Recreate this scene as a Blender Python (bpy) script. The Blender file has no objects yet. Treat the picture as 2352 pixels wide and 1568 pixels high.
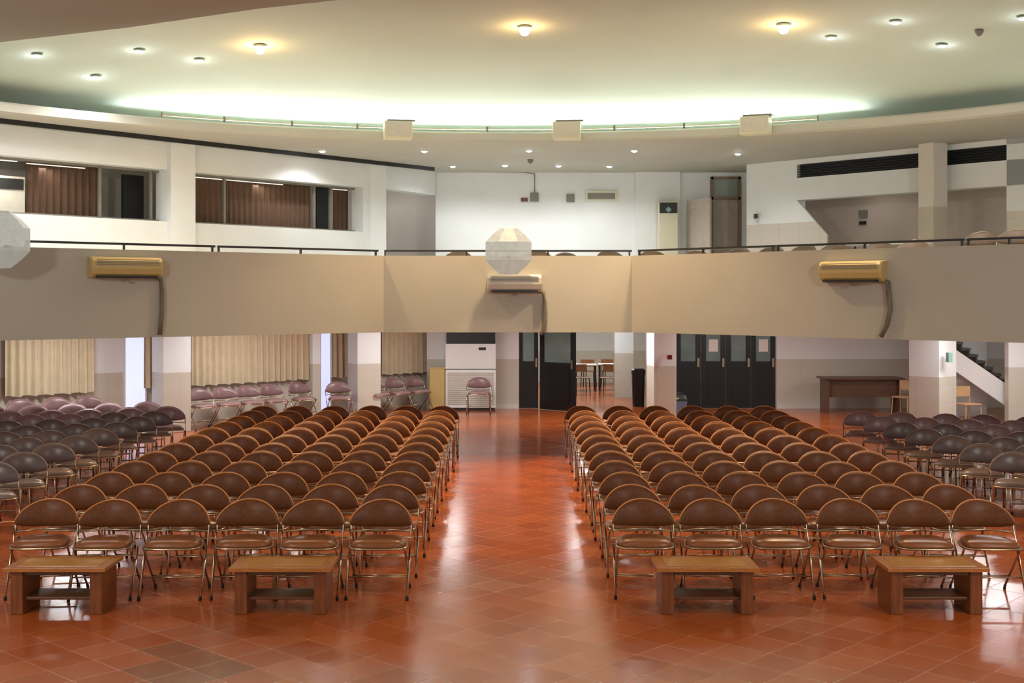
import bpy, math, random
from mathutils import Vector, Matrix
random.seed(4)
F=2860.0; CX=1176.0; HY=680.0; H=2.57
def WX(px,d): return (px-CX)/F*d
def WZ(py,d): return H-(py-HY)/F*d
scene=bpy.context.scene
scene.view_settings.view_transform='Standard'
COL=scene.collection

# ---------------- materials ----------------
def lin(c):
    return tuple(((x/255)/12.92 if x/255<=0.04045 else ((x/255+0.055)/1.055)**2.4) for x in c)
def newmat(name):
    m=bpy.data.materials.new(name); m.use_nodes=True
    nt=m.node_tree; return m,nt,nt.nodes['Principled BSDF']
def mat(name,rgb,rough=0.5,metal=0.0,var=0.08,scale=8.0,emit=None,es=0,bump=0.0,spec=None,stretch=None):
    m,nt,b=newmat(name)
    c=lin(rgb)
    if var>0:
        tc=nt.nodes.new('ShaderNodeTexCoord'); n=nt.nodes.new('ShaderNodeTexNoise'); n.inputs['Scale'].default_value=scale; n.inputs['Detail'].default_value=3
        if stretch:
            mp=nt.nodes.new('ShaderNodeMapping'); mp.inputs['Scale'].default_value=stretch
            nt.links.new(tc.outputs['Object'],mp.inputs['Vector']); nt.links.new(mp.outputs['Vector'],n.inputs['Vector'])
        else: nt.links.new(tc.outputs['Object'],n.inputs['Vector'])
        r=nt.nodes.new('ShaderNodeValToRGB'); r.color_ramp.elements[0].position=0.3; r.color_ramp.elements[1].position=0.7
        r.color_ramp.elements[0].color=tuple(x*(1-var) for x in c)+(1,)
        r.color_ramp.elements[1].color=tuple(min(1,x*(1+var)) for x in c)+(1,)
        nt.links.new(n.outputs['Fac'],r.inputs['Fac']); nt.links.new(r.outputs['Color'],b.inputs['Base Color'])
        if bump>0:
            bp=nt.nodes.new('ShaderNodeBump'); bp.inputs['Strength'].default_value=bump; bp.inputs['Distance'].default_value=0.01
            nt.links.new(n.outputs['Fac'],bp.inputs['Height']); nt.links.new(bp.outputs['Normal'],b.inputs['Normal'])
    else: b.inputs['Base Color'].default_value=c+(1,)
    b.inputs['Roughness'].default_value=rough; b.inputs['Metallic'].default_value=metal
    if spec is not None: b.inputs['Specular IOR Level'].default_value=spec
    if emit:
        b.inputs['Emission Color'].default_value=lin(emit)+(1,); b.inputs['Emission Strength'].default_value=es
        if es>1.5 or es<.5: m.cycles.emission_sampling='NONE'
    return m
def dado_mat(name,top,low,zd,tile=0.33):
    m,nt,b=newmat(name); N=nt.nodes; L=nt.links
    g=N.new('ShaderNodeNewGeometry'); s=N.new('ShaderNodeSeparateXYZ'); L.new(g.outputs['Position'],s.inputs[0])
    lt=N.new('ShaderNodeMath'); lt.operation='LESS_THAN'; lt.inputs[1].default_value=zd; L.new(s.outputs['Z'],lt.inputs[0])
    def line(inp):
        a=N.new('ShaderNodeMath'); a.operation='DIVIDE'; a.inputs[1].default_value=tile; L.new(inp,a.inputs[0])
        f=N.new('ShaderNodeMath'); f.operation='FRACT'; L.new(a.outputs[0],f.inputs[0])
        c=N.new('ShaderNodeMath'); c.operation='LESS_THAN'; c.inputs[1].default_value=0.03; L.new(f.outputs[0],c.inputs[0]); return c.outputs[0]
    mx=N.new('ShaderNodeMath'); mx.operation='MAXIMUM'; L.new(line(s.outputs['X']),mx.inputs[0]); L.new(line(s.outputs['Z']),mx.inputs[1])
    c1=N.new('ShaderNodeMix'); c1.data_type='RGBA'; c1.inputs[6].default_value=lin(low)+(1,); c1.inputs[7].default_value=tuple(x*0.88 for x in lin(low))+(1,); L.new(mx.outputs[0],c1.inputs[0])
    n=N.new('ShaderNodeTexNoise'); n.inputs['Scale'].default_value=1.5; L.new(g.outputs['Position'],n.inputs['Vector'])
    c0=N.new('ShaderNodeMix'); c0.data_type='RGBA'; c0.inputs[6].default_value=tuple(x*0.93 for x in lin(top))+(1,); c0.inputs[7].default_value=lin(top)+(1,); L.new(n.outputs['Fac'],c0.inputs[0])
    c2=N.new('ShaderNodeMix'); c2.data_type='RGBA'; L.new(lt.outputs[0],c2.inputs[0]); L.new(c0.outputs[2],c2.inputs[6]); L.new(c1.outputs[2],c2.inputs[7])
    L.new(c2.outputs[2],b.inputs['Base Color'])
    r=N.new('ShaderNodeMapRange'); L.new(lt.outputs[0],r.inputs[0]); r.inputs[3].default_value=0.8; r.inputs[4].default_value=0.35; L.new(r.outputs[0],b.inputs['Roughness'])
    return m
def floor_mat():
    m,nt,b=newmat('terracotta_tile'); N=nt.nodes; L=nt.links
    g=N.new('ShaderNodeNewGeometry'); mp=N.new('ShaderNodeMapping'); mp.inputs['Rotation'].default_value=(0,0,math.radians(43)); T=0.34
    mp.inputs['Scale'].default_value=(1/T,1/T,1/T); L.new(g.outputs['Position'],mp.inputs['Vector'])
    s=N.new('ShaderNodeSeparateXYZ'); L.new(mp.outputs[0],s.inputs[0])
    def M(op,a,bv=None):
        n=N.new('ShaderNodeMath'); n.operation=op
        for i,x in enumerate((a,bv)):
            if x is None: continue
            if isinstance(x,(int,float)): n.inputs[i].default_value=x
            else: L.new(x,n.inputs[i])
        return n.outputs[0]
    def edge(o):
        f=M('FRACT',o); return M('LESS_THAN',M('MINIMUM',f,M('SUBTRACT',1.0,f)),0.012)
    grout=M('MAXIMUM',edge(s.outputs['X']),edge(s.outputs['Y']))
    fx=M('FLOOR',s.outputs['X']); fy=M('FLOOR',s.outputs['Y'])
    cb=N.new('ShaderNodeCombineXYZ'); L.new(fx,cb.inputs[0]); L.new(fy,cb.inputs[1])
    wn=N.new('ShaderNodeTexWhiteNoise'); wn.noise_dimensions='2D'; L.new(cb.outputs[0],wn.inputs['Vector'])
    ramp=N.new('ShaderNodeValToRGB'); L.new(wn.outputs['Value'],ramp.inputs['Fac'])
    ramp.color_ramp.elements[0].color=lin((178,84,30))+(1,); ramp.color_ramp.elements[1].color=lin((192,96,38))+(1,)
    ca,sa=math.cos(math.radians(43)),math.sin(math.radians(43))
    def cell(x,y): return math.floor((x*ca-y*sa)/T),math.floor((x*sa+y*ca)/T)
    cx,cy=cell(-2.3,8.85)
    patch=None
    for ox,oy in [(0,0),(1,0),(0,-1),(-1,0),(1,-1)]:
        e=M('MULTIPLY',M('COMPARE',fx,cx+ox),M('COMPARE',fy,cy+oy))
        patch=e if patch is None else M('MAXIMUM',patch,e)
    nz=N.new('ShaderNodeTexNoise'); nz.inputs['Scale'].default_value=0.75; nz.inputs['Detail'].default_value=3; L.new(g.outputs['Position'],nz.inputs['Vector'])
    nc=M('MULTIPLY',patch,0.6)
    mxp=N.new('ShaderNodeMix'); mxp.data_type='RGBA'; L.new(nc,mxp.inputs[0]); L.new(ramp.outputs[0],mxp.inputs[6]); mxp.inputs[7].default_value=lin((124,78,42))+(1,)
    wr=N.new('ShaderNodeValToRGB'); L.new(nz.outputs['Fac'],wr.inputs['Fac']); wr.color_ramp.elements[0].position=.3; wr.color_ramp.elements[0].color=(.6,.62,.66,1); wr.color_ramp.elements[1].position=.68; wr.color_ramp.elements[1].color=(1,1,1,1)
    mxn=N.new('ShaderNodeMix'); mxn.data_type='RGBA'; mxn.blend_type='MULTIPLY'; mxn.inputs[0].default_value=0.7; L.new(mxp.outputs[2],mxn.inputs[6]); L.new(wr.outputs[0],mxn.inputs[7])
    mxg=N.new('ShaderNodeMix'); mxg.data_type='RGBA'; L.new(M('MULTIPLY',grout,0.18),mxg.inputs[0]); L.new(mxn.outputs[2],mxg.inputs[6]); mxg.inputs[7].default_value=lin((206,160,116))+(1,)
    L.new(mxg.outputs[2],b.inputs['Base Color'])
    r=N.new('ShaderNodeMapRange'); L.new(nz.outputs['Fac'],r.inputs[0]); r.inputs[1].default_value=.25; r.inputs[2].default_value=.75; r.inputs[3].default_value=0.2; r.inputs[4].default_value=0.13
    L.new(M('ADD',M('ADD',r.outputs[0],M('MULTIPLY',wn.outputs['Value'],0.04)),M('MULTIPLY',grout,0.1)),b.inputs['Roughness'])
    bp=N.new('ShaderNodeBump'); bp.inputs['Strength'].default_value=0.08; bp.inputs['Distance'].default_value=0.002
    L.new(M('SUBTRACT',M('MULTIPLY',wn.outputs['Value'],0.4),grout),bp.inputs['Height']); L.new(bp.outputs[0],b.inputs['Normal'])
    b.inputs['Specular IOR Level'].default_value=1.0
    return m
M_floor=floor_mat()
M_wlow=dado_mat('plaster_with_tile_dado',(226,229,228),(196,190,176),1.13)
M_wup=dado_mat('plaster_upper_gallery',(228,229,226),(204,196,182),4.1)
M_white=mat('white_plaster',(222,224,222),0.8,var=0.03,scale=1.5)
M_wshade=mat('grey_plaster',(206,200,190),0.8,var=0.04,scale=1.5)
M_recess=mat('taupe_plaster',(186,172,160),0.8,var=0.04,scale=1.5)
M_ceil=mat('ceiling_paint',(202,216,206),0.85,var=0.03,scale=0.7)
M_soff=mat('soffit_paint',(184,180,168),0.8,var=0.04,scale=0.9)
M_fascia=mat('beige_fascia_paint',(178,174,160),0.7,var=0.03,scale=1.2,bump=0.05)
M_black=mat('dark_painted_metal',(40,38,36),0.4,var=0.1)
M_door=mat('black_door_paint',(16,18,20),0.3,var=0.15)
M_chrome=mat('chrome',(184,164,138),0.26,1.0,var=0)
M_rub=mat('black_rubber',(15,15,15),0.7,var=0)
M_back=mat('brown_upholstery',(100,56,28),0.45,var=0.15,scale=30,spec=.28)
M_rim=mat('backlit_rim_tan',(196,122,58),0.35,var=0)  # backlight along the backrest top, painted on as a tan rim tube
M_seat=mat('brown_vinyl',(134,78,42),0.32,var=0.06,scale=20,spec=.4)
M_gb=mat('shaded_brown_upholstery',(96,78,74),0.36,var=0.08,scale=20)  # brown chair covering greyed, shade over the side rows put into the colour
M_gs=mat('shaded_brown_vinyl',(128,108,100),0.3,var=0.06,scale=20)
M_maub=mat('mauve_lit_upholstery',(128,98,98),0.36,var=0.08,scale=20)  # chair covering tinted mauve, bluish light on the vinyl put into the colour
M_maus=mat('mauve_lit_vinyl',(144,112,110),0.3,var=0.06,scale=20)
M_tanb=mat('dark_tan_upholstery',(104,86,70),0.5,var=0.08,scale=20)
M_wood=mat('varnished_table_wood',(170,104,44),0.26,var=0.22,scale=5,stretch=(1.5,12,12))
M_woodt=mat('table_top_veneer',(186,130,66),0.18,var=0.1,scale=5,stretch=(1.5,12,12))
M_woodl=mat('table_leg_wood',(122,64,26),0.3,var=0.25,scale=5,stretch=(12,12,1.5))
M_woodd=mat('dark_table_wood',(98,54,24),0.4,var=0.2,scale=5,stretch=(12,12,1.5))
M_curt=mat('cream_curtain',(208,192,162),0.85,var=0.06,scale=6)
M_cbrown=mat('brown_curtain',(98,72,54),0.8,var=0.15,scale=6,stretch=(6,6,.5))
M_glassday=mat('daylight_glass',(220,228,255),0.3,var=0,emit=(205,215,255),es=0.85)
M_glass=mat('door_glass',(110,128,124),0.1,var=0.2,scale=2)
M_paper=mat('white_paper',(225,222,215),0.8,var=0)
M_acy=mat('aged_yellow_plastic',(190,166,106),0.35,var=0.05)
M_acw=mat('offwhite_plastic',(200,194,180),0.4,var=0.04)
M_grey=mat('grey_plastic',(120,116,106),0.5,var=0.05)
M_pipeg=mat('grey_conduit',(112,104,88),0.6,var=0.1)
M_dim=mat('dark_louver',(26,27,28),0.5,var=0.1)
M_speaker=mat('cream_speaker',(214,210,184),0.6,var=0.03)
M_bin=mat('grey_blue_plastic',(92,98,118),0.4,var=0.05)
M_orange=mat('brown_school_wood',(128,84,50),0.4,var=0.15)
M_desk=mat('brown_desk_wood',(92,60,38),0.4,var=0.2,scale=4,stretch=(1,8,8))
M_lant=mat('faceted_lantern_glass',(130,134,130),0.5,var=0.2,scale=12,emit=(190,188,180),es=0.48)
nt=M_lant.node_tree; tr=nt.nodes.new('ShaderNodeBsdfTransparent'); mx=nt.nodes.new('ShaderNodeMixShader'); mx.inputs[0].default_value=.3
pb=nt.nodes['Principled BSDF']; out=nt.nodes['Material Output']; nt.links.new(pb.outputs[0],mx.inputs[1]); nt.links.new(tr.outputs[0],mx.inputs[2]); nt.links.new(mx.outputs[0],out.inputs[0])
M_ltw=mat('downlight_glow',(255,255,255),0.5,var=0,emit=(245,248,255),es=80)
M_lto=mat('warm_bulb_glow',(255,200,140),0.5,var=0,emit=(255,200,130),es=60)
M_tube=mat('fluorescent_glow',(255,255,255),0.5,var=0,emit=(255,250,235),es=.8)
M_teal=mat('teal_flare',(120,160,148),0.4,var=0)
M_stone=mat('dark_tread_stone',(48,50,46),0.5,var=0.1)

# ---------------- mesh builder ----------------
import bmesh
class MB:
    def __init__(s): s.v=[];s.f=[];s.m=[]
    def add(s,v,f,mi=0):
        o=len(s.v); s.v+= [tuple(p) for p in v]; s.f+=[tuple(i+o for i in q) for q in f]; s.m+=[mi]*len(f); return s
    def box(s,x0,x1,y0,y1,z0,z1,mi=0):
        v=[(x0,y0,z0),(x1,y0,z0),(x1,y1,z0),(x0,y1,z0),(x0,y0,z1),(x1,y0,z1),(x1,y1,z1),(x0,y1,z1)]
        return s.add(v,[(0,3,2,1),(4,5,6,7),(0,1,5,4),(1,2,6,5),(2,3,7,6),(3,0,4,7)],mi)
    def obox(s,p0,p1,z0,z1,t,off=0,mi=0):
        dx,dy=p1[0]-p0[0],p1[1]-p0[1]; l=math.hypot(dx,dy); n=(-dy/l,dx/l)
        a=[(p0[0]+n[0]*off,p0[1]+n[1]*off),(p1[0]+n[0]*off,p1[1]+n[1]*off),(p1[0]+n[0]*(off+t),p1[1]+n[1]*(off+t)),(p0[0]+n[0]*(off+t),p0[1]+n[1]*(off+t))]
        v=[(x,y,z0) for x,y in a]+[(x,y,z1) for x,y in a]
        return s.add(v,[(0,3,2,1),(4,5,6,7),(0,1,5,4),(1,2,6,5),(2,3,7,6),(3,0,4,7)],mi)
    def rings(s,R,mi=0,caps=True,closed=False):
        n=len(R[0]); v=[p for r in R for p in r]; f=[]
        k=len(R)
        for i in range(k if closed else k-1):
            j=(i+1)%k
            for a in range(n):
                b=(a+1)%n; f.append((i*n+a,i*n+b,j*n+b,j*n+a))
        if caps and not closed: f.append(tuple(range(n))[::-1]); f.append(tuple((k-1)*n+a for a in range(n)))
        return s.add(v,f,mi)
    def tube(s,pts,r,n=8,mi=0,closed=False):
        P=[Vector(p) for p in pts]; R=[]; k=len(P)
        for i,p in enumerate(P):
            if closed: t=(P[(i+1)%k]-P[i-1]).normalized()
            else: t=(P[min(i+1,k-1)]-P[max(i-1,0)]).normalized()
            up=Vector((0,0,1)) if abs(t.z)<0.9 else Vector((0,1,0))
            a=t.cross(up).normalized(); b=a.cross(t)
            R.append([tuple(p+a*(r*math.cos(2*math.pi*q/n))+b*(r*math.sin(2*math.pi*q/n))) for q in range(n)])
        return s.rings(R,mi,closed=closed)
    def lathe(s,prof,n=24,mi=0,c=(0,0)):
        R=[[(c[0]+r*math.cos(2*math.pi*q/n),c[1]+r*math.sin(2*math.pi*q/n),z) for q in range(n)] for r,z in prof]
        return s.rings(R,mi)
    def mesh(s,name,mats,smooth=False):
        me=bpy.data.meshes.new(name); me.from_pydata(s.v,[],s.f)
        for m in mats: me.materials.append(m)
        me.polygons.foreach_set('material_index',s.m)
        if smooth: me.polygons.foreach_set('use_smooth',[True]*len(s.f))
        me.update()
        bm=bmesh.new(); bm.from_mesh(me); bmesh.ops.recalc_face_normals(bm,faces=bm.faces); bm.to_mesh(me); bm.free()
        return me
def ob(name,mb,mats,label=None,cat=None,kind=None,parent=None,smooth=False,loc=(0,0,0),rz=0,bevel=0,group=None,origin=None):
    me=mb if isinstance(mb,bpy.types.Mesh) or mb is None else mb.mesh(name,mats if isinstance(mats,(list,tuple)) else [mats],smooth)
    if origin is not None and me is not None:
        me.transform(Matrix.Translation(-Vector(origin))); loc=origin
    o=bpy.data.objects.new(name,me); COL.objects.link(o); o.location=loc; o.rotation_euler=(0,0,rz)
    if label: o['label']=label
    if cat: o['category']=cat
    if kind: o['kind']=kind
    if group: o['group']=group
    if parent: o.parent=parent
    if bevel:
        b=o.modifiers.new('bevel','BEVEL'); b.width=bevel; b.segments=2; b.limit_method='ANGLE'
    return o
def emp(name,label,cat,loc=(0,0,0),rz=0,group=None):
    return ob(name,None,None,label,cat,loc=loc,rz=rz,group=group)
def copytree(src,loc,rz,label=None):
    c=src.copy(); c.location=loc; c.rotation_euler=(0,0,rz); COL.objects.link(c)
    if label: c['label']=label
    for ch in src.children:
        k=ch.copy(); COL.objects.link(k); k.parent=c
        for g in ch.children:
            q=g.copy(); COL.objects.link(q); q.parent=k
    return c
def light(kind,name,loc,energy,color,parent=None,size=0.2,size_y=None,rot=(0,0,0),angle=None,blend=0.6):
    L=bpy.data.lights.new(name,kind); L.energy=energy; L.color=color
    if kind=='AREA':
        L.size=size
        if size_y: L.shape='RECTANGLE'; L.size_y=size_y
    else: L.shadow_soft_size=size
    if kind=='SPOT': L.spot_size=math.radians(angle or 100); L.spot_blend=blend
    o=bpy.data.objects.new(name,L); COL.objects.link(o); o.location=loc; o.rotation_euler=rot
    if parent: o.parent=parent
    return o
def hit(p0,p1,px):
    k=(px-CX)/F; dx,dy=p1[0]-p0[0],p1[1]-p0[1]
    t=(k*p0[1]-p0[0])/(dx-k*dy); return (p0[0]+dx*t,p0[1]+dy*t)

# ---------------- floor ----------------
ob('floor',MB().box(-16,16,-2,38,-0.1,0),M_floor,kind='structure')

# ---------------- ceiling ----------------
DC=(0,12.3); R0=10.5; RD=11.4
def dz(r): return 6.55-0.85*(r/RD)**4
mb=MB(); n=96; R=[]
for i in range(25):
    r=RD*(i+0.02)/24; R.append([(DC[0]+r*math.cos(2*math.pi*q/n),DC[1]+r*math.sin(2*math.pi*q/n),dz(r)) for q in range(n)])
mb.rings(R,0,caps=False)
ob('ceiling',mb,M_ceil,kind='structure',smooth=True)
mb=MB(); R=[]
for r,z in [(24,5.4),(10.56,5.4),(10.5,5.43),(10.5,5.55),(10.53,5.58),(10.62,5.58),(10.65,5.5),(11.6,5.5),(11.6,6.2),(24,6.2)]:
    R.append([(DC[0]+r*math.cos(2*math.pi*q/144),DC[1]+r*math.sin(2*math.pi*q/144),z) for q in range(144)])
mb.rings(R,0,caps=False)
o=ob('ceiling_ring',mb,M_soff,kind='structure')
pts=[(-10.3,16.2),(-8,15.4),(-5.92,14.4),(-4.17,13.6),(-2.55,12.7),(-0.9,12.0),(1.5,11.2),(4,10.8),(8,10.4)]
R=[]
for off,z in [(-0.1,6.3),(0.12,5.75),(0.16,5.62),(0.1,5.54),(-0.1,5.48),(-0.5,5.45),(-2.5,5.45),(-9,5.45)]:
    R.append([(x,y+off,z) for x,y in pts])
mb=MB(); v=[p for r in R for p in r]; k=len(pts)
mb.add(v,[(i*k+a,i*k+a+1,(i+1)*k+a+1,(i+1)*k+a) for i in range(len(R)-1) for a in range(k-1)])
ob('ceiling_soffit',mb,mat('near_soffit_paint',(196,212,200),0.8,var=.03,scale=.9),kind='structure',smooth=True)

# ---------------- lower walls ----------------
LW0=(-12.5,18.3); LW1=(-1.9,29.27)
mb=MB().obox(LW0,LW1,0,2.45,0.2); ob('wall_left',mb,M_wlow,kind='structure')
mb=MB().box(-1.95,0.16,28.5,28.7,0,2.45)
mb.box(0.16,3.08,28.5,28.7,2.2,2.45); mb.box(3.08,3.73,28.5,28.7,0,2.45); mb.box(3.73,6.05,28.5,28.7,2.2,2.45)
mb.box(6.05,7.08,28.5,28.7,0,2.45); mb.obox((7.08,28.5),(13.5,28.9),0,2.45,0.2)
ob('wall_back',mb,M_wlow,kind='structure')
ob('wall_right',MB().box(10.05,14,25.2,25.4,0,2.45),M_wlow,kind='structure')
mb=MB().box(-1.5,6.5,37,37.2,0,2.6); mb.box(-1.6,-1.5,28.7,37,0,2.6); mb.box(6.5,6.6,28.7,37,0,2.6)
ob('wall_corridor',mb,dado_mat('side_room_plaster',(226,234,228),(204,202,184),.95),kind='structure')
ob('ceiling_corridor',MB().box(-1.6,6.6,31,37.2,2.6,2.7),M_white,kind='structure')
mb=MB().box(WX(1412,31.5),WX(1455,31.5),31.5,31.9,0,2.45)
ob('column',mb,M_wlow,'white square column with beige tiled base in side room','column',origin=(2.8,31.7,0))
ob('baseboard_back',MB().box(6.05,7.05,28.47,28.5,0,0.1).box(-1.9,0.16,28.47,28.5,0,0.1),M_wshade,kind='structure')

# ---------------- balcony ----------------
BL=[(-10.2,12.85),(-2.0,19.4),(1.87,19.4),(9.2,11.9)]
for i,(a,b) in enumerate(zip(BL[:-1],BL[1:])): ob('wall_parapet',MB().obox(a,b,2.007,3.20,0.12),M_fascia,kind='structure')
mb=MB()
poly=[(-10.2,13.0),(-2.0,19.5),(1.87,19.5),(9.2,12.05),(14,17),(14,30),(-1.5,31),(-14,30),(-14,16)]
z0,z1=2.45,2.6; k=len(poly)
mb.add([(x,y,z0) for x,y in poly]+[(x,y,z1) for x,y in poly],[tuple(range(k))[::-1],tuple(range(k,2*k))]+[(i,(i+1)%k,(i+1)%k+k,i+k) for i in range(k)])
ob('floor_gallery',mb,M_wshade,kind='structure')
def rail(p0,p1):
    mb=MB().obox(p0,p1,3.262,3.292,0.05,0.03)
    dx,dy=p1[0]-p0[0],p1[1]-p0[1]; l=math.hypot(dx,dy); u=(dx/l,dy/l)
    root=ob('handrail',mb,M_black,'black metal handrail section on balcony parapet','handrail',group='balcony handrails')
    n=max(2,int(l/1.5)+1)
    for i in range(n+1):
        t=(l-0.05)*i/n; q=(p0[0]+u[0]*t,p0[1]+u[1]*t)
        ob('rail_post',MB().obox(q,(q[0]+u[0]*0.025,q[1]+u[1]*0.025),3.2,3.262,0.03,0.04),M_black,parent=root)
for a,b,x0,x1 in [(0,1,62,497),(0,1,504,872),(1,2,882,1452),(2,3,1462,1776),(2,3,1781,2212),(2,3,2218,2420)]:
    rail(hit(BL[a],BL[b],x0),hit(BL[a],BL[b],x1))

# ---------------- upper walls ----------------
U0=(-11.6,16.02); U1=(-1.88,27.4)
def UL(px): return hit(U0,U1,px)
mb=MB(); e=UL(878)
w1=(UL(-200),UL(384)); w2=(UL(440),UL(834))
mb.obox(U0,e,2.6,3.91,0.35); mb.obox(U0,e,4.84,5.4,0.35)
mb.obox(U0,w1[0],3.91,4.84,0.35); mb.obox(w1[1],w2[0],3.91,4.84,0.35); mb.obox(w2[1],e,3.91,4.84,0.35)
mb.obox(UL(384),UL(440),2.6,5.4,0.12,-0.12)
mb.obox(UL(842),UL(878),2.6,5.4,0.12,-0.12)
mb.obox(e,(-1.75,28.4),4.87,5.4,0.3)
ob('wall_left_gallery',mb,M_white,kind='structure')
ob('wall_passage',MB().box(-4.5,-1.75,30.2,30.4,2.6,5.4),mat('passage_plaster',(214,206,200),.8,var=.03,scale=1.5),kind='structure')
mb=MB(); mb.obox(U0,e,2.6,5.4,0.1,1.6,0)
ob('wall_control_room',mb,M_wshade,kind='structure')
def on(off):
    dx,dy=U1[0]-U0[0],U1[1]-U0[1]; l=math.hypot(dx,dy); n=(-dy/l,dx/l)
    a=(U0[0]+n[0]*off,U0[1]+n[1]*off); b=(U1[0]+n[0]*off,U1[1]+n[1]*off); return lambda px:hit(a,b,px)
def blind(px0,px1,off,z0,z1,name='curtain',label='pleated brown curtain behind gallery window',m=None):
    f=on(off); a=f(px0); b=f(px1); l=math.dist(a,b); n=int(l/0.02); u=((b[0]-a[0])/l,(b[1]-a[1])/l); nn=(-u[1],u[0])
    P=[]
    for i in range(n+1):
        t=l*i/n; o=0.022*math.sin(t/0.13*2*math.pi+math.sin(t*4)); P.append((a[0]+u[0]*t+nn[0]*o,a[1]+u[1]*t+nn[1]*o))
    mb=MB(); k=n+1; mb.add([(x,y,z0) for x,y in P]+[(x,y,z1) for x,y in P],[(i,i+1,i+1+k,i+k) for i in range(n)])
    ob(name,mb,m or M_cbrown,label,'curtain',group='gallery window curtains',smooth=True)
blind(60,226,0.8,3.6,4.95); blind(440,512,0.5,3.6,4.95); blind(520,714,0.55,3.6,4.95); blind(765,800,0.6,3.6,4.95)
f=on(0.8); ob('inner_door',MB().obox(f(284),f(330),3.2,4.78,0.08),M_dim,'dark narrow door inside the control room','door')
f=on(0.6); ob('inner_door',MB().obox(f(727),f(757),3.2,4.85,0.06),M_dim,'dark narrow door inside the control room','door')
f=on(0.7); o=ob('standing_air_conditioner',MB().obox(f(-6),f(57),3.2,4.58,0.3,0.0,0).obox(f(-2),f(53),4.36,4.54,0.02,-0.02,1),[M_acw,M_dim],'cream floor standing air conditioner inside room','air conditioner')
def winframe(a,b,z0,z1,name,mull):
    mb=MB()
    mb.obox(a,b,z0,z0+0.04,0.06,0.25); mb.obox(a,b,z1-0.04,z1,0.06,0.25)
    for px in mull:
        q=on(0.25)(px); q2=on(0.25)(px+5); mb.obox(q,q2,z0,z1,0.05,0.0)
    ob(name,mb,M_grey,kind='structure')
winframe(w1[0],w1[1],3.91,4.84,'window_1',[228,345]); winframe(w2[0],w2[1],3.91,4.84,'window_2',[514,720,758])
def tubelamp(px0,px1,off,z,e=0):
    f=on(off); a=f(px0); b=f(px1); c=((a[0]+b[0])/2,(a[1]+b[1])/2,z)
    r=ob('fluorescent_tube',MB().obox(a,b,z,z+0.014,0.03),M_tube,'lit fluorescent tube above the curtains','lamp',group='room fluorescent tubes',origin=c)
    if e: light('AREA','tube_glow',(0,0,-.03),e,(1,.96,.9),r,size=.6,size_y=.1)
tubelamp(62,196,0.6,4.80,2); tubelamp(-40,40,0.45,4.80,14); tubelamp(440,560,0.42,4.79); tubelamp(560,650,0.42,4.79,2); tubelamp(765,798,0.42,4.79)
ob('trim_1',MB().obox(U0,UL(985),5.32,5.4,0.05,-0.18),M_dim,kind='structure')
mb=MB().box(-1.75,WX(1633,28.5),28.5,28.7,2.6,5.4)
mb.box(WX(1700,28.5),6.4,28.5,28.7,2.6,5.4); mb.box(WX(1633,28.5),WX(1700,28.5),28.5,28.7,WZ(408,28.5),5.4)
ob('wall_back_gallery',mb,M_white,kind='structure')
ob('trim_2',MB().box(WX(1460,28.4),WX(1562,28.4),28.38,28.5,2.6,5.4),M_white,kind='structure')
x0,x1=WX(1633,28.5),WX(1700,28.5)
M_frame=mat('brown_door_frame',(126,104,82),0.5)
dr=ob('door_1',MB().box(x0,x1,28.52,28.58,2.6,WZ(458,28.5)),mat('grey_brown_door',(166,156,142),0.5),kind='structure')
ob('transom_window',MB().box(x0+.04,x1-.04,28.55,28.57,WZ(452,28.5),WZ(413,28.5)).box(x0-.02,x0+.05,28.46,28.6,2.6,WZ(406,28.5),1).box(x1-.05,x1+.02,28.46,28.6,2.6,WZ(406,28.5),1).box(x0,x1,28.46,28.6,WZ(459,28.5),WZ(452,28.5),1).box(x0,x1,28.46,28.6,WZ(412,28.5),WZ(406,28.5),1),[mat('pale_glass',(150,160,150),.1,var=.05),M_frame],parent=dr)
ob('door_2',MB().obox((WX(1578,28.35),28.35),(WX(1630,27.6),27.6),2.6,WZ(457,28),0.05),mat('wall_shadow_tone',(196,182,172),0.5),kind='structure')  # angled panel in a shade tone, stands in for a shadow on the wall
RU0=(5.05,26.8); RU1=(11.5,19.5)
def RU(px): return hit(RU0,RU1,px)
mb=MB(); 
mb.obox(RU0,RU(1830),2.6,5.4,0.3); mb.obox(RU(1830),RU1,4.56,5.02,0.3); mb.obox(RU(1830),RU1,5.3,5.4,0.3)
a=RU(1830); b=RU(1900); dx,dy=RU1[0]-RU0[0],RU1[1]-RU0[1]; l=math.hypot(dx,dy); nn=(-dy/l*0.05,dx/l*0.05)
tri=[(a[0],a[1],4.56),(a[0],a[1],2.6),(b[0],b[1],2.6),(b[0],b[1],3.80)]  # wedge builds the diagonal shadow line on the jamb as a solid shape
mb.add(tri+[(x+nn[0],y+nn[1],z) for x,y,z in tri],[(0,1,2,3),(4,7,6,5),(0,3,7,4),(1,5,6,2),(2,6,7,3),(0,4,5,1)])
mb.obox(RU(2312),RU1,2.6,5.4,0.3)
ob('wall_right_gallery',mb,M_wup,kind='structure')
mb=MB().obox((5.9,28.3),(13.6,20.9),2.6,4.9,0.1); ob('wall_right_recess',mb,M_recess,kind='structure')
mb=MB()
mb.obox(RU(1830),RU1,5.02,5.3,0.05,0.12)
for i in range(5):
    z=5.04+i*0.052; mb.obox(RU(1830),RU1,z,z+0.012,0.1,0.02)
ob('window_3',mb,M_dim,kind='structure')

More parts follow.
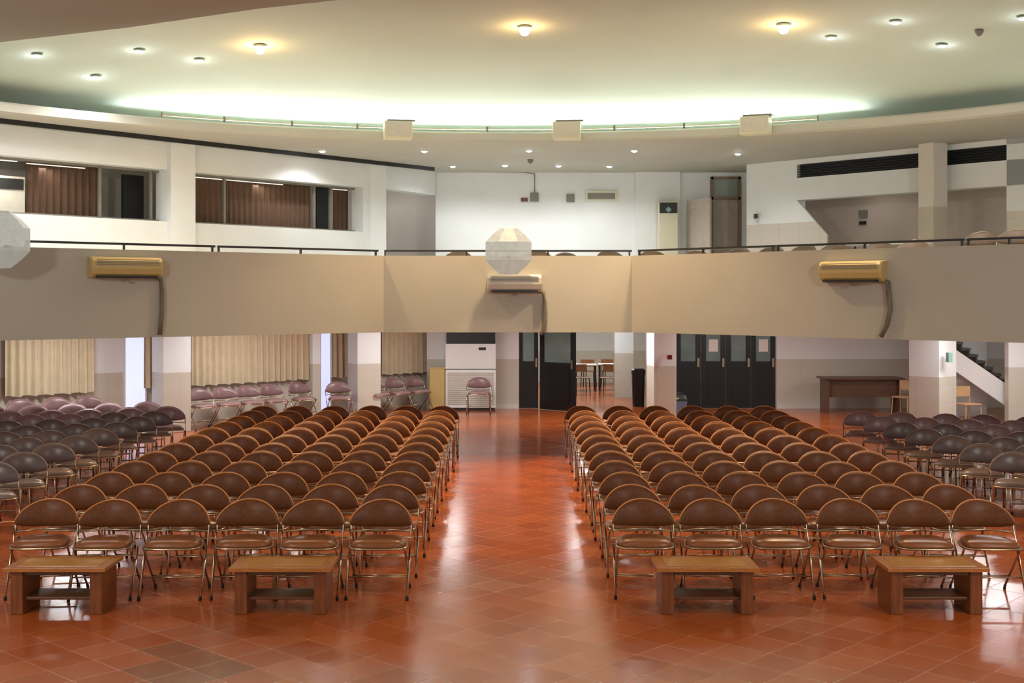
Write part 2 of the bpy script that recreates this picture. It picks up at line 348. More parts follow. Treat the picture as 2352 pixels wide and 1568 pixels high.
def column(px0,px1,d,z0,z1,rot,label,m):
    cx=WX((px0+px1)/2,d); w=(px1-px0)/F*d; a=math.radians(rot); side=w/(math.cos(a)+math.sin(a))
    h=side/2; mb=MB().box(-h,h,-h,h,0,z1-z0)
    ob('column',mb,m,label,'column',loc=(cx,d,z0),rz=a,bevel=0.01,group='hall columns')
column(347,440,23.7,0,2.45,38,'square white column with beige tiled base beside curtains',M_wlow)
column(797,876,26.8,0,2.45,30,'square white column with beige tiled base beside curtains',M_wlow)
column(1487,1551,25.9,0,2.45,12,'square white column with beige tiled base near doors',M_wlow)
column(2088,2196,22.5,0,2.45,42,'square white column with beige tiled base near desk',M_wlow)
column(2112,2173,23.1,2.6,5.4,28,'square gallery column with beige tiled lower part',dado_mat('gal_col',(216,208,196),(190,178,158),4.22))

# ---------------- curtains ----------------
def LO(off):
    dx,dy=LW1[0]-LW0[0],LW1[1]-LW0[1]; l=math.hypot(dx,dy); n=(-dy/l,dx/l)
    a=(LW0[0]+n[0]*off,LW0[1]+n[1]*off); b=(LW1[0]+n[0]*off,LW1[1]+n[1]*off); return lambda px:hit(a,b,px)
def curtain(px0,px1):
    f=LO(-0.14); a=f(px0); b=f(px1); l=math.dist(a,b); u=((b[0]-a[0])/l,(b[1]-a[1])/l); nn=(-u[1],u[0])
    n=max(8,int(l/0.02)); P=[]; Q=[]
    for i in range(n+1):
        t=l*i/n; ph=t/0.15*2*math.pi+0.8*math.sin(t*3.1)
        o=0.045*math.sin(ph)+0.01*math.sin(ph*0.37); P.append((a[0]+u[0]*t+nn[0]*o*0.7,a[1]+u[1]*t+nn[1]*o*0.7)); Q.append((a[0]+u[0]*t+nn[0]*o*1.3,a[1]+u[1]*t+nn[1]*o*1.3))
    k=n+1; mb=MB(); mb.add([(x,y,2.3) for x,y in P]+[(x,y,0.8+0.012*math.sin(i*0.4)) for i,(x,y) in enumerate(Q)],[(i,i+1,i+1+k,i+k) for i in range(n)])
    root=ob('curtain',mb,M_curt,'pleated cream fabric curtain covering hall window','curtain',smooth=True,group='hall window curtains')
    ob('curtain_rod',MB().tube([(a[0],a[1],2.32),(b[0],b[1],2.32)],0.015),M_grey,parent=root)
for a,b in [(12,221),(331,352),(440,706),(762,799),(878,1022)]: curtain(a,b)
g=0
for a,b,zb in [(286,332,0.25),(735,757,0.1)]:
    f=LO(-0.02); g+=1
    mb=MB().obox(f(a),f(b),zb,2.3,0.015,-0.01,0)
    mb.obox(f(a-3),f(a),zb-.05,2.35,0.05,-0.04,1); mb.obox(f(b),f(b+3),zb-.05,2.35,0.05,-0.04,1)
    ob('window_%d'%(g+3),mb,[M_glassday,M_white],kind='structure')
f=LO(-0.3); ob('trim_3',MB().obox(f(718),f(736),0,2.45,0.3),M_wlow,kind='structure')

# ---------------- doors lower ----------------
def leaf(name,p0,p1,z1=2.18,notes=False,glass=True):
    l=math.dist(p0,p1); u=((p1[0]-p0[0])/l,(p1[1]-p0[1])/l)
    q=lambda t:(p0[0]+u[0]*t,p0[1]+u[1]*t)
    mb=MB(); zg0,zg1=1.08,2.08; st=min(.12,l*.2)
    mb.obox(p0,q(st),0.01,z1,0.05); mb.obox(q(l-st),p1,0.01,z1,0.05); mb.obox(q(st),q(l-st),0.01,zg0,0.05); mb.obox(q(st),q(l-st),zg1,z1,0.05)
    mb.obox(q(st+.04),q(l-st-.04),0.15,zg0-.12,0.012,-0.012)
    r=ob(name,mb,M_door,kind='structure')
    ob('door_glass',MB().obox(q(st),q(l-st),zg0,zg1,0.012,0.02),M_glass,parent=r)
    ob('door_handle',MB().obox(q(l-st*.7),q(l-st*.3),0.95,1.15,0.03,-0.035),M_chrome,parent=r)
    if notes: ob('paper_notice',MB().obox(q(l*.5-.1),q(l*.5+.11),1.30,1.58,0.004,0.012),M_paper,parent=r)
leaf('door_3',(WX(1192,28.5),28.52),(WX(1236,28.5),28.52))
leaf('door_4',(WX(1240,28.3),28.3),(WX(1320,27.6),27.6))
xs=[3.75,4.33,4.90,5.48,6.04]
for i in range(4): leaf('door_%d'%(5+i),(xs[i],28.52),(xs[i+1]-.01,28.52),notes=i in(1,3))
# ---------------- chairs ----------------
def chair_parts(mb_back,mb_seat,mrim):
    P=[]
    R=[];top=[];n=23
    for i in range(n):
        a=-math.pi/2+math.pi*i/(n-1); u=math.sin(a); x=0.268*u
        zt=0.600+0.174*(max(0,1-abs(u)**2.1))**0.58; zb=0.592-0.052*(max(0,1-abs(u)**2.4))**0.6
        zc=(zt+zb)/2; hh=(zt-zb)/2; y0=0.235-0.15*u*u; th=0.044*(0.35+0.65*math.sqrt(max(0,1-u*u)))
        ring=[]
        for q in range(14):
            b=2*math.pi*q/14; c,s_=math.cos(b),math.sin(b)
            c=math.copysign(abs(c)**0.9,c); s_=math.copysign(abs(s_)**0.9,s_)
            z=zc+hh*s_; ring.append((x,y0+th*c+0.16*(z-0.55),z))
        R.append(ring); top.append((x,y0+0.16*(zt-0.55),zt))
    m=MB().rings(R,0); m.tube(top,0.008,6,1)
    P.append(('backrest',m.mesh('backrest',[mb_back,mrim],True)))
    R=[]
    for k,z in [(0.93,0.428),(1,0.438),(1,0.457),(0.95,0.476),(0.8,0.49),(0.5,0.498),(0.2,0.50),(0.03,0.50)]:
        ring=[]
        for q in range(28):
            b=2*math.pi*q/28; c=math.copysign(abs(math.cos(b))**0.55,math.cos(b)); s_=math.copysign(abs(math.sin(b))**0.55,math.sin(b))
            y=-0.02+0.2*k*s_; x=0.222*k*c*(1-0.12*(s_*k)); ring.append((x,y,z))
        R.append(ring)
    P.append(('seat',MB().rings(R,0).mesh('seat',[mb_seat],True)))
    ring=[]
    for q in range(28):
        b=2*math.pi*q/28; c=math.copysign(abs(math.cos(b))**0.55,math.cos(b)); s_=math.copysign(abs(math.sin(b))**0.55,math.sin(b))
        ring.append((0.235*c*(1-0.12*s_),-0.02+0.212*s_,0.432))
    P.append(('seat_frame',MB().tube(ring,0.010,6,0,closed=True).mesh('seat_frame',[M_chrome],True)))
    for sx in(-1,1):
        m=MB().tube([(sx*0.262,0.115,0.62),(sx*0.268,0.10,0.56),(sx*0.262,-0.01,0.36),(sx*0.258,-0.215,0.02)],0.0105,8,0)
        m.tube([(sx*0.258,-0.209,0.03),(sx*0.258,-0.218,0.0)],0.014,8,1)
        P.append(('leg',m.mesh('front_leg',[M_chrome,M_rub],True)))
    for sx in(-1,1):
        m=MB().tube([(sx*0.236,-0.15,0.432),(sx*0.236,-0.09,0.36),(sx*0.236,0.24,0.02)],0.0095,8,0)
        m.tube([(sx*0.236,0.232,0.03),(sx*0.236,0.242,0.0)],0.013,8,1)
        P.append(('leg',m.mesh('rear_leg',[M_chrome,M_rub],True)))
    P.append(('cross_bar',MB().tube([(-0.26,-0.12,0.175),(0.26,-0.12,0.175)],0.007,6).mesh('cross_bar',[M_chrome],True)))
    P.append(('cross_bar',MB().tube([(-0.236,0.13,0.135),(0.236,0.13,0.135)],0.007,6).mesh('cross_bar_rear',[M_chrome],True)))
    pts=[(0.262*math.sin(a),0.225-0.125*math.sin(a)**2,0.518) for a in [(-.5+i/12)*math.pi for i in range(13)]]
    P.append(('back_support',MB().tube(pts,0.007,6).mesh('back_support',[M_chrome],True)))
    return P
KINDS={'B':(chair_parts(M_back,M_seat,M_rim),'brown padded folding chair with chrome frame in a row','folding chairs in hall rows'),
 'G':(chair_parts(M_gb,M_gs,M_gs),'shade-toned brown padded folding chair in angled side row','folding chairs in side rows'),
 'M':(chair_parts(M_maub,M_maus,M_maus),'mauve-lit vinyl padded folding chair with chrome frame','mauve-lit folding chairs'),
 'T':(chair_parts(M_tanb,M_tanb,M_chrome),'dark tan folding chair behind balcony parapet','balcony chairs')}
proto={}
def put(x,y,z,rz,kind='B',label=None,group=None):
    P,lb,gr=KINDS[kind]
    if kind not in proto:
        r=emp('folding_chair',lb,'chair',(x,y,z),rz,gr)
        for nme,me in P: ob(nme,me,None,parent=r)
        proto[kind]=r; c=r
    else: c=copytree(proto[kind],(x,y,z),rz)
    c['label']=label or lb; c['group']=group or gr
    return c
J=lambda s:random.uniform(-s,s)
for blk,xs0 in (('L',[-1.13,-1.72,-2.31,-2.9,-3.48,-4.06]),('R',[1.14,1.73,2.32,2.93,3.52,4.10])):
    for r in range(12):
        d=11.0-0.25+0.85*r
        for i,x in enumerate(xs0):
            yaw=math.radians((-1 if blk=='L' else 1)*-(1.0*i)*0.8)+J(0.04)
            put(x+J(0.015),d+J(0.03),0,yaw,'B',('brown padded folding chair in front row behind coffee tables' if r==0 else None))
th=math.radians(20)
for r in range(8):
    ys=13.25+0.85*r
    for k in range(7):
        x=5.74-0.05*r+0.6*math.cos(th)*k; y=ys-0.6*math.sin(th)*k
        if x>0.411*y+0.5: continue
        mv=r+k*.5>=6
        put(x+J(.02),y+J(.03),0,-th+J(.05),'M' if mv else 'G','mauve-lit padded folding chair in angled side row' if mv else None)
def ywall(x): return LW0[1]+(x-LW0[0])*(LW1[1]-LW0[1])/(LW1[0]-LW0[0])
for r in range(10):
    ys=13.25+0.85*r
    for k in range(9):
        x=-5.52-0.6*math.cos(th)*k-(0.6 if r>8 else 0); y=ys-0.6*math.sin(th)*k
        if x<-0.411*y-0.5 or y>ywall(x)-2.25: continue
        mv=r+k*0.5>=8
        put(x+J(.02),y+J(.03),0,th+J(.05),'M' if mv else 'G','mauve-lit padded folding chair in angled side row' if mv else None)
f=LO(-0.72)
for px in [55,135,210]:
    q=f(px); put(q[0],q[1],0,math.radians(38)+J(.08),'M','mauve-lit vinyl folding chair beside curtained wall')
for px in [466,522,577,630,695]:
    q=f(px); put(q[0],q[1],0,math.radians(42)+J(.03),'M','mauve-lit vinyl folding chair beside curtained wall')
f=LO(-0.95)
for px in [868,915,961]:
    q=f(px); put(q[0],q[1],0,math.radians(46),'M','mauve-lit vinyl folding chair beside yellow cabinet')
put(WX(1100,27.3),27.3,0,0,'M','mauve-lit vinyl folding chair in front of large air conditioner')
put(WX(779,25.9),25.9,0,math.radians(20),'M','mauve-lit vinyl folding chair between two columns')
for px in [1050,1236,1300,1405,1500,1610]:
    d=21.9+J(.1) if px!=1300 else 22.8; put(WX(px,d),d,2.6,J(.2),'T')
for px,d in [(1690,23.3),(1765,22.8),(1838,22.2),(1910,21.6),(2010,20.9),(2090,20.2)]:
    put(WX(px,d),d,2.72,math.radians(-38)+J(.05),'T')
for px,d in [(2245,19.6),(2325,18.9)]:
    put(WX(px,d),d,2.82,math.radians(-38),'T','dark tan folding chair on raised balcony step','balcony chairs')
ob('floor_gallery_step',MB().obox((3.4,22.6),(10.3,16.3),2.6,2.72,3.0),M_wshade,kind='structure')
ob('floor_gallery_platform',MB().obox((6.9,20.4),(9.3,17.8),2.72,2.82,1.6),M_wshade,kind='structure')
r=emp('table','white topped long table behind balcony railing','table',(WX(2030,22.1),22.1,2.72),math.radians(-43))
ob('table_top',MB().box(-.75,.75,-.3,.3,.76,.79),M_paper,parent=r)
for sx in(-1,1):
    for sy in(-1,1): ob('leg',MB().tube([(sx*.68,sy*.24,.76),(sx*.68,sy*.24,0)],.018,6),M_black,parent=r)

# ---------------- coffee tables ----------------
def ctable(x,y,rz,label):
    r=emp('coffee_table',label,'table',(x,y,0),rz,'low wooden coffee tables')
    mb=MB().box(-.41,.41,-.24,.24,.355,.385,0); mb.box(-.33,.33,-.17,.17,.385,.388,1)
    ob('table_top',mb,[M_wood,M_woodt],parent=r,bevel=.006)
    ob('apron',MB().box(-.265,.265,-.17,.17,.315,.355),M_woodd,parent=r)
    for sx in(-1,1):
        ob('leg',MB().box(sx*.32-.05,sx*.32+.05,-.19,.19,0,.355),M_woodl,parent=r,bevel=.006)
    ob('shelf',MB().box(-.27,.27,-.15,.15,.11,.135),M_woodd,parent=r,bevel=.004)
for x in(-3.68,-1.87): ctable(x,10.24,0,'low varnished wooden coffee table facing chair row')
for x in(1.58,3.43): ctable(x,10.24,0,'low varnished wooden coffee table facing chair row')

# ---------------- split air conditioners ----------------
def splitac(a,b,pxc,pyc,w,m,tone,pipe):
    p=hit(BL[a],BL[b],pxc); ang=math.atan2(BL[b][1]-BL[a][1],BL[b][0]-BL[a][0]); z=WZ(pyc,p[1])
    r=emp('air_conditioner',tone+' wall mounted split air conditioner on balcony parapet','air conditioner',(p[0],p[1],z),ang,'parapet air conditioners')
    prof=[(-.005,-.14),(-.10,-.14),(-.17,-.09),(-.19,-.02),(-.19,.08),(-.15,.13),(-.005,.14)]
    R=[[(x,y,zz) for y,zz in prof] for x in(-w/2,-w/2+.01,w/2-.01,w/2)]
    R[0]=[(x,y*.94,zz*.94) for x,y,zz in R[0]]; R[3]=[(x,y*.94,zz*.94) for x,y,zz in R[3]]
    ob('casing',MB().rings(R,0),m,parent=r)
    mb=MB()
    for i in range(4): mb.box(-w/2+.05,w/2-.05,-.197,-.185,.03+i*.022,.038+i*.022)
    ob('front_grille',mb,M_grey,parent=r)
    ob('air_outlet',MB().box(-w/2+.06,w/2-.06,-.175,-.12,-.145,-.115),M_dim,parent=r)
    ob('status_light',MB().lathe([(.001,-.19),(.03,-.19),(.03,-.16),(.001,-.15)],8,0,(0.0,-.12)),M_grey,parent=r)
    ob('drain_pipe',MB().tube([(w/2-.06,-.05,-.12),(w/2+.03,-.05,-.15),(w/2+.045,-.05,-.3)]+[(w/2+.045+dx,-.05,zz) for dx,zz in pipe],.032,10),M_pipeg,parent=r,smooth=True)
splitac(0,1,283,614,.96,M_acy,'aged yellow',[(.0,-.6),(-.03,-.92)])
splitac(1,2,1182,650,.84,M_acw,'off-white',[(.0,-.6),(-.02,-.75),(-.06,-.80)])
splitac(2,3,1966,623,.92,M_acy,'aged yellow',[(0.02,-.5),(-.03,-.72),(-.11,-.86)])

def lantern(x,y,z,r,label):
    root=emp('lantern',label,'lantern',(x,y,z),0,'faceted lanterns')
    mb=MB()
    mb.rings([[(r*a*math.cos(2*math.pi*(q+.5)/8),.75*r*a*math.sin(2*math.pi*(q+.5)/8),r*b) for q in range(8)] for a,b in [(.02,-1.02),(.43,-1.0),(.80,-.70),(1.09,-.40),(1.09,.40),(.80,.70),(.43,1.0),(.02,1.02)]],0)
    ob('lantern_shade',mb,M_lant,parent=root)
    ob('bracket',MB().box(-.03,.03,r*.7,.42,-.09,-.06),M_grey,parent=root)
lantern(WX(1168,18.95),18.95,WZ(577,18.95),.345,'pale translucent faceted octagonal lantern fixed to balcony parapet')
lantern(WX(-4,15.35),15.35,WZ(550,15.35),.35,'pale translucent faceted octagonal lantern fixed to balcony parapet')

# ---------------- loudspeakers on cove lip ----------------
def ringpt(px,r):
    k=(px-CX)/F
    A=1+k*k; B=-2*12.3; C=12.3**2-r*r; d=(-B+math.sqrt(B*B-4*A*C))/(2*A); return (k*d,d)
for px,py in [(914,300),(1302,301),(1735,289)]:
    p=ringpt(px,10.30); ang=-math.atan2(p[0],p[1]-12.3)
    r=emp('loudspeaker','cream box loudspeaker mounted on ceiling cove edge','speaker',(p[0],p[1],WZ(py,p[1])),ang,'cove loudspeakers')
    ob('cabinet',MB().box(-.25,.25,-.12,.18,-.15,.16),M_speaker,parent=r,bevel=.012)
    ob('speaker_grille',MB().box(-.22,.22,-.135,-.12,-.12,.13),M_acw,parent=r,bevel=.004)
    ob('bracket',MB().box(-.2,.3,-.1,.16,.16,.19),M_grey,parent=r)
    ob('mounting_plate',MB().box(-.1,.1,.18,.205,-.12,-.02),M_grey,parent=r)
for a,b in [(372,515),(517,670),(672,820),(822,1118),(1120,1410),(1412,1570),(1572,1878)]:
    P=[ringpt(a+(b-a)*i/6,10.55) for i in range(7)]
    r=ob('cove_rail',MB().tube([(x,y,5.63) for x,y in P],.012,6),M_chrome,'thin metal rail along ceiling cove edge','rail',group='cove rails')
    for q in(P[0],P[-1]): ob('rail_post',MB().box(q[0]-.012,q[0]+.012,q[1]-.012,q[1]+.012,5.58,5.68),M_grey,parent=r)

# ---------------- lamps ----------------
def domehit(px,py):
    kx=(px-CX)/F; kz=(HY-py)/F; lo,hi=3,24
    for _ in range(60):
        m=(lo+hi)/2
        r=math.hypot(kx*m,m-12.3)
        if H+kz*m<dz(min(r,12)): lo=m
        else: hi=m
    return kx*lo,lo,H+kz*lo
def downlight(x,y,z,energy,rad=.06,angle=110,col=(.95,.99,1),size=.07,halo=0):
    r=ob('downlight',MB().lathe([(rad+.02,0.01),(rad+.018,-.006),(rad,-.008),(rad,.0)],20),M_ceil,'round recessed white ceiling downlight switched on','lamp',loc=(x,y,z-.005),group='recessed and added downlights')
    ob('bulb',MB().lathe([(.005,-.028),(rad*.6,-.024),(rad*.97,-.009),(rad*.97,.0)],20),M_ltw,parent=r)
    if energy: light('SPOT','downlight_beam',(0,0,-.06),energy,col,r,size=size,angle=angle)
    if halo: light('POINT','downlight_halo',(0,0,-.14),halo,col,r,size=.05)
for px,py in [(85,123),(220,173),(320,113),(458,135),(2057,47),(1909,83),(2163,101),(2350,37)]:
    x,y,z=domehit(px,py); downlight(x,y,z-.02,105,angle=150,halo=1.5)
for px,py in [(740,346),(975,346),(1215,345),(1457,345),(1695,352),(1040,381),(1160,379),(1283,380),(1400,381)]:
    d=(5.4-H)*F/(HY-py); downlight(WX(px,d),d,5.395,82,rad=.055,angle=150)
for px,py in [(597,103),(1205,60),(1800,55)]:
    x,y,z=domehit(px,py)
    r=ob('warm_spotlight',MB().lathe([(.09,0.02),(.10,-.01),(.08,-.022),(.05,-.022)],20),M_ceil,'small warm orange ceiling spotlight, switched on','lamp',loc=(x,y,z-.02),group='warm ceiling spotlights')
    s=MB(); s.lathe([(.003,-.12),(.045,-.11),(.072,-.075),(.066,-.03),(.045,-.01)],16); ob('bulb',s,M_lto,parent=r,smooth=True)
    light('SPOT','warm_beam',(0,0,-.16),900,(1,.70,.4),r,size=.12,angle=125)
    light('POINT','warm_glow',(0,0,-.2),8,(1,.58,.24),r,size=.07)
for x,y,z,e in [(-5,8.5,5.43,90),(0,8.5,5.43,90),(5,8.5,5.43,90),(-7.9,16.6,dz(9)-.03,130),(7.7,15.5,dz(8.4)-.03,130),(8.6,18.6,dz(10.7)-.03,90)]:  # unseen downlights added to brighten the foreground and side seat blocks
    downlight(x,y,z,e,angle=150,col=(1,.92,.8),size=.15)
for sx in(-1,1):  # unseen fill lights added to brighten the parapet sides and chair fronts
    r=emp('added_fill_light','added unseen fill light in black metal housing hung from ceiling','lamp',(sx*6.6,3.6,5.0),0,'added fill lights')
    ob('added_light_housing',MB().box(-.5,.5,-.2,0,-.2,.2),M_black,parent=r,bevel=.01)
    ob('hanger',MB().tube([(0,-.1,.2),(0,-.1,.42)],.02,8),M_black,parent=r)
    light('AREA','fill_beam',(0,.05,0),400,(1,.96,.9),r,size=1.0,size_y=.4,rot=(math.radians(82),0,math.radians(-sx*14)))
NT=15
for i in range(NT):
    px=330+i*(1930-330)/(NT-1); p=ringpt(px,11.0); ang=-math.atan2(p[0],p[1]-12.3)
    e=15*min(1,.35+.35*min(i,NT-1-i))
    r=ob('cove_light',MB().tube([(-.4,0,0),(.4,0,0)],.02,8),M_tube,'fluorescent tube hidden in ceiling cove, switched on','lamp',loc=(p[0],p[1],5.53),rz=ang,group='cove fluorescent tubes')
    light('AREA','cove_glow',(0,-.05,.04),e,(.93,1,.93),r,size=.9,size_y=.08,rot=(math.radians(180+50),0,0))
for x,y in [(-7.2,21),(-4.6,23.5),(-1.6,25.5),(1.8,25.5),(5.2,25.5),(8.0,20.9),(9.6,23.4)]:  # unseen battens added to brighten the walls and seats under the balcony
    r=ob('added_batten_light',MB().box(-.6,.6,-.05,.05,-.05,0),M_tube,'added unseen fill batten under balcony','lamp',loc=(x,y,2.44),group='added fill battens')
    light('AREA','batten_fill',(0,0,-.07),68,(.98,.99,.98),r,size=1.2,size_y=.3)
r=ob('added_batten_light',MB().box(-.6,.6,-.05,.05,-.05,0),M_tube,'added unseen fill batten in side room','lamp',loc=(2.0,30.3,2.44),group='added fill battens')  # unseen batten added to light the side room near its doorway
light('AREA','batten_fill',(0,0,-.07),50,(.94,1,.98),r,size=1.2,size_y=.3)
r=ob('added_batten_light',MB().box(-.6,.6,-.05,.05,-.05,0),M_tube,'added unseen fill batten in side room','lamp',loc=(2.2,34,2.6),group='added fill battens')  # second unseen batten added deeper in the side room
light('AREA','batten_fill',(0,0,-.07),80,(.94,1,.98),r,size=1.2,size_y=.3)
for x,y in [(7.3,25.8),(9.3,23.6)]:  # unseen battens added to lift the recess wall
    r=ob('added_batten_light',MB().box(-.3,.3,-.05,.05,-.05,0),M_tube,'added unseen fill batten in gallery recess','lamp',loc=(x,y,4.9),group='added gallery battens')
    light('AREA','batten_fill',(0,0,-.07),5,(1,.95,.9),r,size=.6,size_y=.2)
r=ob('added_batten_light',MB().box(-.3,.3,-.05,.05,-.05,0),M_tube,'added unseen fill batten in gallery passage','lamp',loc=(-2.6,29.2,5.4),group='added gallery battens')  # unseen batten added to lift the passage wall
light('AREA','batten_fill',(0,0,-.07),9,(1,.95,.9),r,size=.6,size_y=.2)
# ---------------- lower furniture ----------------
def X(px,d): return WX(px,d)
d=28.0; x0,x1=X(1023,d),X(1139,d)
r=emp('floor_air_conditioner','large white floor standing air conditioner with black top vent','air conditioner',((x0+x1)/2,d,0),0)
w=(x1-x0)/2
ob('cabinet',MB().box(-w,w,0,.42,.06,1.5),M_white,parent=r,bevel=.01)
ob('top_vent',MB().box(-w+.02,w-.02,.02,.42,1.5,1.95),M_dim,parent=r)
mb=MB()
for i in range(16): mb.box(-w+.05,w-.05,-.02,0,.14+i*.046,.165+i*.046)
ob('intake_grille',mb,M_acw,parent=r)
ob('panel_gap',MB().box(-w,w,-.005,0,.92,.935),M_dim,parent=r); ob('base',MB().box(-w+.03,w-.03,.03,.4,0,.06),M_dim,parent=r)
ob('control_panel',MB().box(.18,.34,-.012,0,1.36,1.42),M_dim,parent=r)
d=27.98
r=emp('yellow_cabinet','small yellow metal cabinet beside air conditioner','cabinet',(X(1004,d),d,0))
ob('body',MB().box(-.18,.17,0,.35,.03,.93),M_acy,parent=r,bevel=.02); ob('base',MB().box(-.16,.15,.03,.32,0,.03),M_dim,parent=r)
ob('top_cap',MB().box(-.19,.18,-.01,.36,.93,.97),M_acy,parent=r,bevel=.01)
r=emp('waste_bin','grey-blue plastic swing-lid waste bin beside column','bin',(X(1554,26.9),26.9,0))
def sq(w,dp,z,n=20,e=.35):
    return [(w*math.copysign(abs(math.cos(2*math.pi*q/n))**e,math.cos(2*math.pi*q/n)),dp*math.copysign(abs(math.sin(2*math.pi*q/n))**e,math.sin(2*math.pi*q/n)),z) for q in range(n)]
ob('bin_body',MB().rings([sq(.18,.15,0),sq(.225,.18,.33)]),M_bin,parent=r)
ob('swing_lid',MB().rings([sq(.235,.19,.33),sq(.235,.19,.36),sq(.2,.16,.44),sq(.12,.09,.49)]),M_dim,parent=r)
ob('lid_sticker',MB().box(-.03,.03,-.19,-.17,.36,.39),M_acy,parent=r)
r=ob('litter_bin',MB().rings([sq(.13,.12,0),sq(.15,.14,.75),sq(.16,.15,.76),sq(.16,.15,.85),sq(.12,.1,.88)]),M_door,'tall black litter bin in side room doorway','bin',loc=(X(1468,28.9),29.1,0))
d=27.3
r=emp('desk','long brown wooden desk against tiled wall','desk',(X(1985,d),d,0))
ob('desk_top',MB().box(-.89,.89,-.05,.65,.74,.78),M_desk,parent=r,bevel=.008)
ob('modesty_panel',MB().box(-.76,.76,.1,.13,.35,.74),M_desk,parent=r)
for sx in(-1,1): ob('leg',MB().box(sx*.79-.03,sx*.79+.03,0,.6,0,.74),M_desk,parent=r)
ob('drawer',MB().box(.3,.75,.14,.5,.5,.73),M_desk,parent=r)
st=emp('staircase','white staircase with dark stone treads behind column','stairs',(X(2313,25.6),25.6,0))
x0s=X(2190,25.6)-X(2313,25.6)
n=7
for i in range(n):
    xa=x0s+i*(-x0s)/n+.0; z=WZ(785+i*14.5,25.6)
    ob('tread',MB().box(xa,xa-x0s/n+.04,-.0,1.1,z-.05,z),M_stone,parent=st)
    ob('riser',MB().box(xa+(-x0s/n),xa+(-x0s/n)+.03,0.02,1.1,z-.13,z-.05),M_stone,parent=st)
v=[(x0s,-.05,WZ(800,25.6)),(0,-.05,WZ(884,25.6)),(0,-.05,WZ(935,25.6)),(x0s,-.05,WZ(850,25.6))]
ob('stringer',MB().add(v+[(a,0,c) for a,b,c in v],[(0,1,2,3),(4,7,6,5),(0,4,5,1),(1,5,6,2),(2,6,7,3),(3,7,4,0)]),M_white,parent=st)
ob('landing_wall',MB().box(x0s,0,1.1,1.2,0,2.44),M_white,parent=st)
def woodchair(x,y,rz,label,m=M_orange,z=0,grp='wooden school chairs'):
    r=emp('wooden_chair',label,'chair',(x,y,z),rz,grp)
    ob('seat',MB().box(-.2,.2,-.2,.2,.43,.455),m,parent=r,bevel=.01)
    ob('backrest',MB().box(-.2,.2,.18,.2,.58,.78).box(-.2,-.175,.18,.2,.45,.60).box(.175,.2,.18,.2,.45,.60),m,parent=r)
    for sx in(-1,1):
        for sy in(-1,1): ob('leg',MB().tube([(sx*.17,sy*.17,.43),(sx*.19,sy*.2,0)],.014,6),M_black if m is M_orange else m,parent=r)
M_lw=mat('pale_wood',(176,140,100),.5)
woodchair(X(2222,24.6),24.6,.3,'pale wooden chair beside staircase',M_lw,grp='pale wooden chairs'); 
woodchair(X(2080,26.2),26.3,-.8,'pale wooden ladder-back chair beside desk',M_lw,grp='pale wooden chairs')
for px,d,rz in [(1335,32.6,.2),(1398,32.6,-.3),(1352,35.4,2.9),(1400,35.6,2.8)]:
    woodchair(X(px,d),d,rz,'brown wooden chair around table in side room')
for px,d in [(1345,33.9),(1399,34.1)]:
    r=emp('table','white topped table in side room','table',(X(px,d),d,0),group='side room tables')
    ob('table_top',MB().box(-.3,.3,-.25,.25,.69,.72),M_paper,parent=r)
    for sx in(-1,1):
        for sy in(-1,1): ob('leg',MB().tube([(sx*.26,sy*.2,.69),(sx*.26,sy*.2,0)],.015,6),M_black,parent=r)

# ---------------- gallery details ----------------
r=emp('standing_air_conditioner','tall cream floor standing air conditioner against gallery wall','air conditioner',(X(1535,28.1),28.08,2.6))
ob('casing',MB().box(-.22,.22,0,.28,0,WZ(462,28.1)-2.6),M_speaker,parent=r,bevel=.015)
zt=WZ(462,28.1)-2.6; mb=MB()
mb.box(-.2,.2,-.012,0,zt-.27,zt-.03)
ob('outlet_grille',mb,M_dim,parent=r)
ob('flare_diamond',MB().add([(0,-.02,zt-.26),(.07,-.02,zt-.19),(0,-.02,zt-.12),(-.07,-.02,zt-.19)],[(0,1,2,3)]),M_teal,parent=r)  # flare ghost of a downlight drawn as a flat teal diamond
ob('panel_line',MB().box(-.2,.2,-.006,0,.75,.76),M_grey,parent=r)
def wallbox(nm,px0,px1,py0,py1,m,label,cat,d=28.51,t=.06):
    return ob(nm,MB().box(WX(px0,d),WX(px1,d),d-t,d,WZ(py1,d),WZ(py0,d)),m,label,cat,bevel=.004)
wallbox('electrical_box',1218,1237,443,463,M_grey,'small grey electrical box on gallery wall','electrical box')
wallbox('wall_socket',1197,1212,455,463,M_desk,'small brown double socket on gallery wall','socket')
wallbox('wall_vent',1301,1319,446,464,M_grey,'small square vent on gallery wall','vent')
r=wallbox('projection_window',1345,1417,438,461,M_speaker,'framed projection hatch in gallery wall','hatch',t=.07)
ob('glass',MB().box(WX(1350,28.4),WX(1413,28.4),28.425,28.435,WZ(457,28.4),WZ(443,28.4)),M_grey,parent=r)
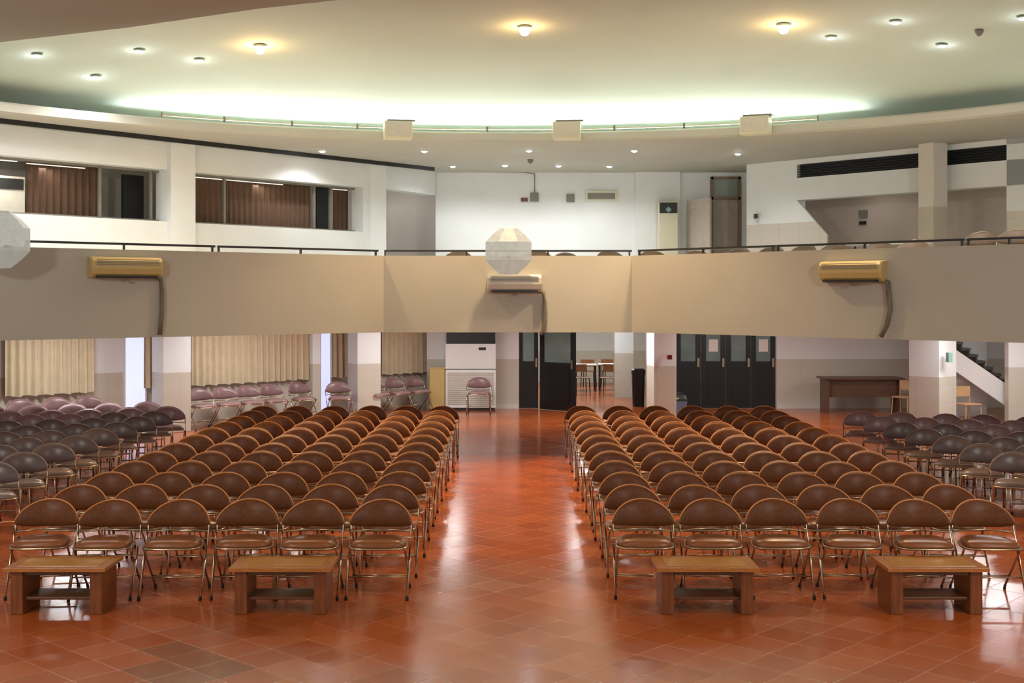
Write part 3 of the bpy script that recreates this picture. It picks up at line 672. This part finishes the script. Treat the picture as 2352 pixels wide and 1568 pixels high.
wallbox('light_switch',1731,1736,492,502,M_dim,'small dark switch on gallery wall','switch',d=26.6,t=.2)
ob('cable_conduit',MB().tube([(WX(1228,28.45),28.47,WZ(443,28.5)),(WX(1228,28.45),28.47,WZ(400,28.5)),(WX(1205,28.45),28.47,WZ(396,28.5)),(WX(1040,28.45),28.47,WZ(394,28.5))],.012,6),M_grey,'thin grey cable conduit along gallery wall','conduit')
ob('wall_sign',MB().box(X(2179,21.9),X(2188,21.9),21.9,22.05,WZ(832,21.9),WZ(810,21.9)),M_teal,'small green sign on tiled column','sign')
f0,f1=(5.9,28.3),(13.6,20.9)
p=hit(f0,f1,1975);q=hit(f0,f1,1993)
ob('control_box',MB().obox(p,q,WZ(500,p[1]),WZ(483,p[1]),.05,-.05),M_grey,'small grey control box on recess wall','control box')
ob('wall_socket',MB().obox(p,hit(f0,f1,1990),WZ(516,p[1]),WZ(508,p[1]),.04,-.04),M_dim,'small dark socket on recess wall','socket')
ob('fire_alarm',MB().box(WX(1533,25.5),WX(1543,25.5),25.45,25.62,WZ(825,25.5),WZ(815,25.5)),mat('red_plastic',(120,30,20),.4),'small dark red alarm button on column','alarm')
for px,py in [(2249,68),(1218,366)]:
    if py<100: x,y,z=domehit(px,py)
    else: d=(5.4-H)*F/(HY-py); x,y,z=WX(px,d),d,5.4
    ob('smoke_detector',MB().lathe([(.06,0),(.06,-.03),(.04,-.07),(.02,-.09)],14),M_grey,'small ceiling smoke detector','detector',loc=(x,y,z),smooth=True)

# ---------------- world and camera ----------------
w=bpy.data.worlds.new('world'); scene.world=w; w.use_nodes=True
w.node_tree.nodes['Background'].inputs[0].default_value=(.94,1,.95,1); w.node_tree.nodes['Background'].inputs[1].default_value=.8
cam=bpy.data.cameras.new('camera'); cam.sensor_width=36; cam.lens=36*F/2352; cam.shift_y=-104/2352; cam.clip_end=200
co=bpy.data.objects.new('camera',cam); COL.objects.link(co); co.location=(0,0,H); co.rotation_euler=(math.radians(90),0,0)
scene.camera=co
